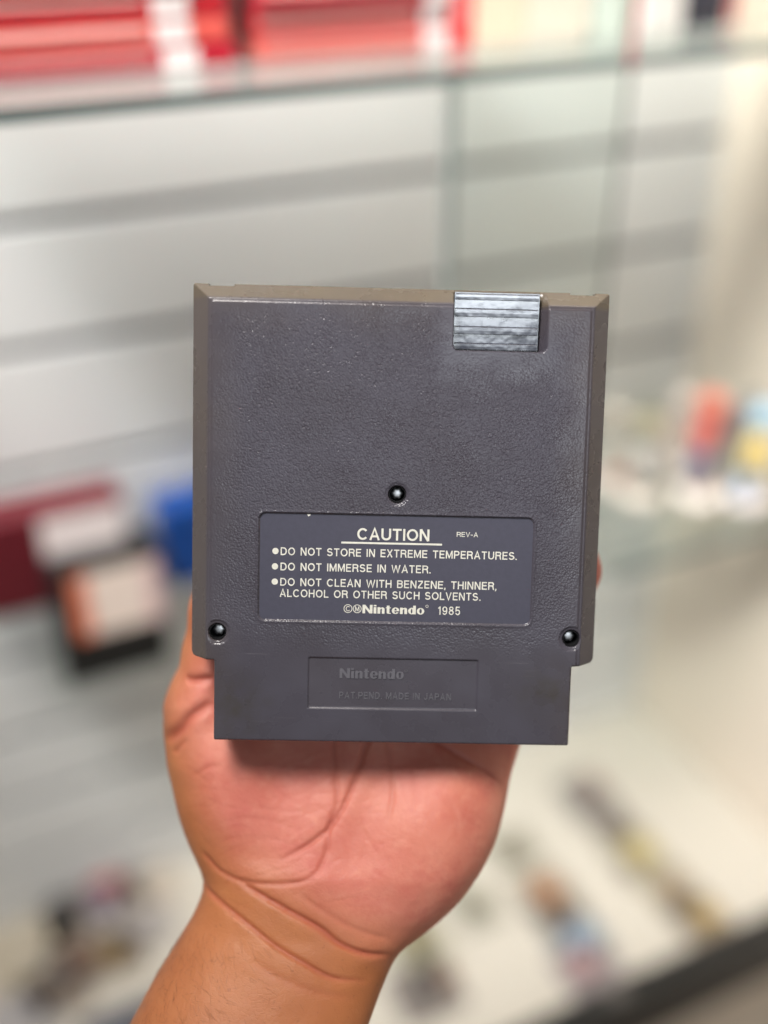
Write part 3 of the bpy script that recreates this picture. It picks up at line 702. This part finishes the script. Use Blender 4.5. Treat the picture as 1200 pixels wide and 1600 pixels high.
REDS = [lin(196, 40, 50), lin(206, 62, 60), lin(178, 28, 48), lin(218, 92, 82), lin(150, 18, 48), lin(222, 124, 116)]
M_reds = [pmat('red_case_plastic', c, .35, .5) for c in REDS]
M_sheen = pmat('painted_wrap_sheen', lin(232, 170, 164), .45)  # pale pink strips painted as light streaks on the wrapped cases
words = ['bright', 'crimson', 'deep pinkish', 'coral', 'dark', 'pale']
def case_at(s0, s1, z, out, mat, lab, w0, w1, name='game_case', label_mat=None, hgt=.0112, depth=.105, group='red game cases stacked on the top shelf', edge=True):
    r = empty(name, at_wall((s0 + s1) / 2, out, z), lab, 'game case', group)
    L = (s1 - s0) / 2
    box('case_body', -L, L, -depth, 0, 0.0003, hgt - .0011, mat, r, bev=.0015)
    if w1 > w0: box('spine_label', -L + w0 * 2 * L, -L + w1 * 2 * L, 0.0002, 0.0007, .001, hgt - .0012, label_mat or M_white, r)
    if True: box('wrap_sheen', -L * .96, -L + (w0 - .03) * 2 * L, 0.0002, 0.0006, hgt * (.5 if int(z * 2e3) % 2 else .64), hgt * .84, M_sheen, r)
    return r
oc = TO - .062
sa0, sa1 = S(-110, 110, oc), S(368, 90, oc); sb0, sb1 = S(402, 90, oc), S(697, 90, oc)
order = ['lowest', 'second from bottom', 'third from bottom', 'fourth from bottom', 'fifth from bottom', 'sixth from bottom', 'topmost']
for i in range(7):
    j = rng.uniform(-.002, .002); q = (2, 3, 0, 1, 3, 4, 4)[i]
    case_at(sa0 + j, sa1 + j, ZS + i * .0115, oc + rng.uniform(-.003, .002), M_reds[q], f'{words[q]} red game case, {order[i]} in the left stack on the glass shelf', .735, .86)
for i in range(7):
    j = rng.uniform(-.002, .002); q = (3, 0, 2, 4, 3, 1, 0)[i]
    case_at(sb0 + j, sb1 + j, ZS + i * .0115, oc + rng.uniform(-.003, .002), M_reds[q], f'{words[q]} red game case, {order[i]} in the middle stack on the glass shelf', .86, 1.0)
def upright(name, u0, u1, v, out, h, d, cols, lab, cat='box'):
    s0, s1 = S(u0, v, out), S(u1, v, out); r = empty(name, at_wall((s0 + s1) / 2, out, ZS), lab, cat)
    L = (s1 - s0) / 2; box('box_body', -L, L, -d, 0, .0003, h, pmat('printed_card', cols[0], .5), r, bev=.001)
    for (a, b, c, e, col) in cols[1:]: box('printed_panel', -L + a * 2 * L, -L + b * 2 * L, .0002, .0008, c * h, e * h, pmat('print_ink', col, .5), r)
    return r
upright('red_box', 704, 738, 85, oc, .10, .12, [lin(226, 60, 62), (.3, .6, .1, .9, lin(235, 150, 150))], 'narrow red box standing at the right end of the middle red stack')
upright('yellow_box', 742, 820, 82, oc, .10, .08, [lin(232, 214, 188), (.1, .9, .34, .9, lin(242, 198, 120))], 'cream box with yellow print beside the narrow red box')
upright('orange_box', 824, 915, 80, oc, .10, .08, [lin(228, 218, 200), (.1, .9, .32, .55, lin(244, 208, 140)), (.2, .95, .55, .9, lin(236, 128, 84))], 'cream box with orange print on the glass shelf')
upright('green_box', 922, 976, 75, oc, .10, .08, [lin(206, 218, 206), (.1, .6, .3, .9, lin(150, 178, 164))], 'pale green box between the orange printed and the white box')
upright('white_box', 998, 1062, 72, oc, .10, .08, [lin(226, 222, 216), (.1, .8, .4, .8, lin(208, 186, 188))], 'white box with faint pink print on the glass shelf')
upright('black_box', 1070, 1128, 68, oc, .10, .08, [lin(44, 44, 56), (.1, .9, .2, .7, lin(60, 62, 82))], 'black box near the right end of the glass shelf')
upright('red_spined_box', 1131, 1215, 64, oc, .10, .08, [lin(236, 220, 200), (.0, .12, .02, .98, lin(176, 40, 60))], 'cream box with a dark red spine at the right end of the shelf')

# --- hanging glass pane and its left metal strip, red strip put in as a reflection in the panel edge
gp = empty('glass_screen', at_wall(0, 0, 0), 'upright clear glass panel with grey edge strip below the top shelf', 'glass screen')
OP = .22
g0s, g1s = S(706, 300, OP), S(962, 300, OP); zlo = on_wall(930, 850, OP).z
box('pane', g0s, g1s, OP - .0015, OP + .0015, zlo, ZS - .007, M_glass, gp)
box('edge_strip', g0s - .0036, g0s, OP - .004, OP + .004, zlo, ZS - .007, pmat('grey_strip', lin(128, 134, 130), .35), gp)
box('polished_edge', g1s, g1s + .001, OP - .0015, OP + .0015, zlo, ZS - .007, M_gedge, gp)
rt = empty('red_reflection_strip', at_wall(S(990, 60, TO + .005), TO + .005, ZS), 'thin upright red strip standing in for a reflection in the glass panel edge', 'painted reflection')
box('reflection_strip', -.0011, .0011, -.0006, .0006, -.004, .16, pmat('painted_red_reflection', lin(176, 30, 48), .6), rt)

# --- wall-hung cases on clear ledges at left
def wall_case(name, u0, u1, v0, v1, out, thick, body, lab, cat, panels, lean=0.0):
    a = on_wall(u0, v0, out); b = on_wall(u1, v1, out)
    c = on_wall((u0 + u1) / 2, (v0 + v1) / 2, out)
    r = empty(name, at_wall(a.x, out, 0), lab, cat)
    return r
def placed(name, ul, vl_top, ur, vbot_l, out, thick, mat, lab, cat):
    """box whose front face top-left is at (ul,vl_top), right edge at ur, bottom-left at v=vbot_l"""
    a = on_wall(ul, vl_top, out); s1 = on_wall(ur, vl_top - .25 * (ur - ul), out).x; zb = on_wall(ul, vbot_l, out).z
    r = empty(name, at_wall(a.x, out, zb), lab, cat); W = s1 - a.x; Hh = a.z - zb
    box('case_body', 0, W, -thick, 0, 0, Hh, mat, r, bev=.003)
    return r, W, Hh
M_maroon = pmat('maroon_plastic', lin(98, 22, 34), .3, .5)
M_blk = pmat('black_plastic', lin(22, 23, 24), .35, .5)
M_blue = pmat('blue_plastic', lin(10, 66, 140), .35, .5)
M_peach = pmat('peach_print', lin(244, 226, 214), .5); M_orange = pmat('orange_print', lin(226, 128, 96), .5); M_pink = pmat('pink_print', lin(226, 192, 192), .5)
r, W, Hh = placed('maroon_case', -60, 830, 190, 985, .06, .035, M_maroon, 'maroon case with a whitish label on the slatwall, left of the blue case', 'case')
box('label_card', W * .45, W * .98, .0005, .0012, Hh * .34, Hh * .93, M_white, r)
box('ledge', -.01, W + .01, -.055, .002, -.005, -.001, M_glass, r)
r, W, Hh = placed('black_case', 72, 890, 246, 1088, .075, .03, M_blk, 'black case with white and orange label below the maroon case', 'case')
box('label_card', W * .16, W * .97, .0008, .0014, Hh * .40, Hh * .9, M_peach, r)
box('orange_band', W * .16, W * .31, .0016, .0022, Hh * .40, Hh * .9, M_orange, r)
box('pink_band', W * .84, W * .97, .0016, .0022, Hh * .40, Hh * .9, M_pink, r)
box('ledge', -.01, W + .01, -.07, .002, -.005, -.001, M_glass, r)
r, W, Hh = placed('blue_case', 250, 802, 400, 925, .04, .035, M_blue, 'blue case on the slatwall half hidden behind the cartridge', 'case')
box('ledge', -.01, W + .01, -.035, .002, -.005, -.001, M_glass, r)

# --- figurine shelf at right
ZF = on_wall(1080, 768, .16).z
fs = empty('glass_shelf', at_wall(0, 0, ZF), 'short glass shelf at right carrying the small figurines', 'shelf', 'glass shelves')
fx0 = S(930, 800, .2)
box('glass_pane', fx0, S1 - .003, .002, .228, -.006, 0, M_glass, fs); box('polished_edge', fx0, S1 - .003, .228, .23, -.006, 0, M_gedge, fs)
def figurine(name, u, v, out, lab, parts, base_col):
    s = on_wall(u, v, out); r = empty(name, at_wall(s.x, out, ZF), lab, 'figurine')
    vv, ff = revolve([(.017, 0.0003), (.019, .002), (.019, .006), (.016, .008)], 28); mobj('base', vv, ff, pmat('figure_base', base_col, .4), r, smooth=True)
    for nm, (x, y, z), (a, b, c), col in parts:
        col = tuple(col[i] * .72 + (.36, .33, .30)[i] * .28 for i in range(3)) + (1,)
        bm = bmesh.new(); bmesh.ops.create_icosphere(bm, subdivisions=3, radius=1)
        for q in bm.verts: q.co = Vector((x + q.co.x * a * .88, y + q.co.y * b, z + q.co.z * c))
        me = bpy.data.meshes.new(nm); bm.to_mesh(me); bm.free(); me.polygons.foreach_set('use_smooth', [True] * len(me.polygons)); me.materials.append(pmat('painted_figure', col, .45)); link(bpy.data.objects.new(nm, me), r)
figurine('figurine', 1002, 745, .15, 'pale grey figurine with olive top, leftmost on the right glass shelf',
    [('torso', (0, 0, .030), (.014, .011, .022), lin(198, 196, 190)), ('head', (.001, 0, .066), (.012, .011, .012), lin(178, 166, 128)), ('arm', (-.015, 0, .035), (.005, .006, .013), lin(196, 178, 160)), ('arm', (.015, 0, .035), (.005, .006, .013), lin(204, 190, 180))], lin(222, 212, 200))
figurine('figurine', 1085, 790, .17, 'small figurine in red top and blue trousers on a white round base',
    [('leg', (-.007, 0, .022), (.006, .007, .014), lin(40, 40, 80)), ('leg', (.007, 0, .022), (.006, .007, .014), lin(206, 160, 150)), ('trousers', (-.002, 0, .036), (.011, .009, .009), lin(24, 50, 140)), ('torso', (-.001, 0, .057), (.013, .011, .016), lin(214, 56, 48)),
     ('head', (0, 0, .083), (.012, .012, .012), lin(220, 88, 48)), ('arm', (.014, 0, .07), (.005, .005, .016), lin(232, 130, 108))], lin(236, 226, 216))
figurine('figurine', 1165, 785, .19, 'round light blue and yellow figurine with dark outline, rightmost on the shelf',
    [('torso', (.0, 0, .044), (.017, .014, .026), lin(232, 204, 112)), ('back', (-.004, -.01, .052), (.020, .012, .042), lin(88, 92, 92)), ('head', (0, .004, .076), (.014, .012, .012), lin(150, 196, 220)), ('leg', (-.01, .004, .018), (.008, .008, .013), lin(130, 170, 204)), ('leg', (.01, .004, .018), (.008, .008, .013), lin(222, 216, 212))], lin(226, 216, 214))

figurine('figurine', 948, 770, .12, 'whitish figurine with red foot beside the cartridge edge on the right shelf',
    [('torso', (0, 0, .030), (.013, .011, .020), lin(206, 200, 188)), ('head', (.0, 0, .060), (.012, .011, .013), lin(206, 192, 176)), ('leg', (.006, .006, .012), (.010, .008, .007), lin(176, 60, 58))], lin(214, 204, 194))
figurine('figurine', 1042, 790, .12, 'pale pinkish figurine between the olive topped and the red one',
    [('torso', (0, 0, .032), (.012, .010, .020), lin(214, 196, 184)), ('head', (.0, 0, .062), (.011, .011, .012), lin(220, 206, 196)), ('arm', (.013, 0, .036), (.004, .005, .013), lin(186, 172, 168))], lin(222, 214, 206))

# --- small packs laid out on the counter
def pack(u, v, w_, l_, card, bits, lab, name='blister_pack', rz=0.0):
    mut = lambda c, k, d: tuple((c[i] * (1 - k) + lin(140, 130, 120)[i] * k) * d for i in range(3)) + (1,)
    card = mut(card, .25, .72); bits = [(a, b, c, d, mut(e, .35, .75)) for a, b, c, d, e in bits]  # cards muted and darkened, putting grey-brown shadow into their colour
    q = on_level(u, v, ZT); r = empty(name, at_wall(q.x, q.y, ZT, rz), lab, 'packet')
    box('card', -w_ / 2, w_ / 2, -l_ / 2, l_ / 2, .0005, .004, pmat('pack_card', card, .5), r, bev=.0015)
    for (x, y, rr, h, col) in bits:
        vv, ff = revolve([(rr, .004), (rr, .004 + h * .6), (rr * .8, .004 + h * .9), (rr * .3, .004 + h)], 20)
        o = mobj('toy', [(a + x, b + y, c) for a, b, c in vv], ff, pmat('toy_paint', col, .4), r, smooth=True)
g = lin
pack(915, 1245, .052, .058, g(170, 164, 158), [(-.008, .01, .014, .01, g(110, 108, 108)), (.012, -.004, .011, .01, g(196, 160, 148))], 'grey packet with dark and pinkish toys, farthest in the right row')
pack(995, 1340, .055, .062, g(196, 190, 168), [(.003, .0, .017, .012, g(226, 206, 128)), (-.018, .008, .009, .008, g(140, 124, 116))], 'packet with a pale yellow toy in the middle of the right row')
pack(1050, 1395, .05, .045, g(190, 180, 156), [(.0, 0, .013, .01, g(176, 146, 110))], 'tan packet just nearer than the pale yellow one')
pack(1095, 1440, .05, .05, g(168, 152, 130), [(.006, .0, .013, .01, g(214, 180, 96)), (-.014, -.01, .009, .008, g(90, 76, 70))], 'brownish packet with yellow toy nearest the black counter edge')
pack(852, 1400, .055, .06, g(186, 178, 162), [(.0, .0, .016, .012, g(196, 128, 66)), (-.016, .014, .01, .008, g(110, 108, 104))], 'packet with an orange brown toy in the left row of the counter')
pack(905, 1472, .055, .05, g(196, 200, 200), [(.002, .0, .017, .012, g(146, 178, 204))], 'packet with a light blue toy in front of the orange brown one')
pack(915, 1512, .055, .045, g(176, 164, 168), [(-.004, .0, .014, .012, g(206, 158, 160)), (.018, -.008, .008, .008, g(100, 96, 98))], 'packet with a pink toy beside the black counter edge')
pack(800, 1330, .05, .045, g(190, 188, 170), [(.0, .0, .013, .012, g(150, 142, 120))], 'small drab packet at the far end of the left counter row')
pack(650, 1475, .05, .06, g(206, 204, 178), [(.0, .0, .016, .012, g(146, 134, 84))], 'packet with an olive toy just right of the wrist')
pack(665, 1550, .06, .055, g(160, 152, 146), [(.0, .0, .018, .012, g(84, 76, 74)), (.02, .0, .01, .01, g(150, 104, 76))], 'dark packet with brown toy low beside the forearm')
pack(165, 1402, .075, .055, g(196, 182, 170), [(-.004, .012, .014, .012, g(92, 78, 130)), (.004, -.010, .016, .012, g(206, 96, 90)), (-.026, .0, .009, .01, g(88, 88, 92))], 'packet with violet and red toys at the left beside the forearm')
pack(150, 1500, .085, .05, g(150, 134, 120), [(-.012, -.004, .018, .012, g(116, 74, 50)), (.014, .006, .016, .012, g(146, 118, 62)), (-.034, .0, .011, .01, g(92, 92, 98))], 'packet with brown and olive toys at lower left')
pack(235, 1385, .05, .05, g(228, 214, 196), [(.0, .0, .012, .006, g(236, 222, 204))], 'cream packet between the violet packet and the wrist')
pack(50, 1490, .08, .07, g(226, 214, 190), [(.0, .0, .012, .006, g(236, 226, 206))], 'cream packet at the left edge of the counter')
pack(235, 1598, .11, .05, g(96, 104, 122), [(.0, .0, .014, .012, g(70, 78, 100))], 'slate blue packet at the bottom beside the forearm')
pack(40, 1590, .06, .05, g(222, 218, 218), [(.0, .0, .012, .012, g(200, 198, 204))], 'whitish packet in the lower left corner')
pack(957, 1293, .045, .04, g(168, 160, 150), [(.0, .0, .013, .012, g(132, 120, 112))], 'dull grey brown packet between the farthest and the yellow toy packet')
pack(878, 1436, .045, .04, g(178, 170, 158), [(.0, .0, .012, .012, g(150, 120, 92))], 'dull tan packet between the orange brown and the light blue toys')
pack(740, 1420, .045, .05, g(198, 196, 180), [(.0, .0, .012, .012, g(168, 164, 140))], 'pale olive packet between the hand and the orange brown one')
pack(960, 1560, .06, .03, g(150, 146, 142), [(.0, .0, .011, .01, g(98, 94, 92))], 'narrow grey packet touching the black counter edge')
pack(95, 1425, .035, .075, g(120, 118, 118), [(.0, .0, .010, .012, g(84, 84, 88))], 'narrow dark grey packet left of the violet and red one')
pack(215, 1455, .07, .045, g(206, 200, 196), [(.0, .0, .013, .012, g(186, 180, 180))], 'light grey packet between the violet and the brown packets, near the forearm')
pack(85, 1552, .06, .05, g(176, 160, 146), [(.0, .0, .013, .012, g(120, 104, 94))], 'tan packet below the brown and olive one')
for m_ in bpy.data.meshes: m_.update()
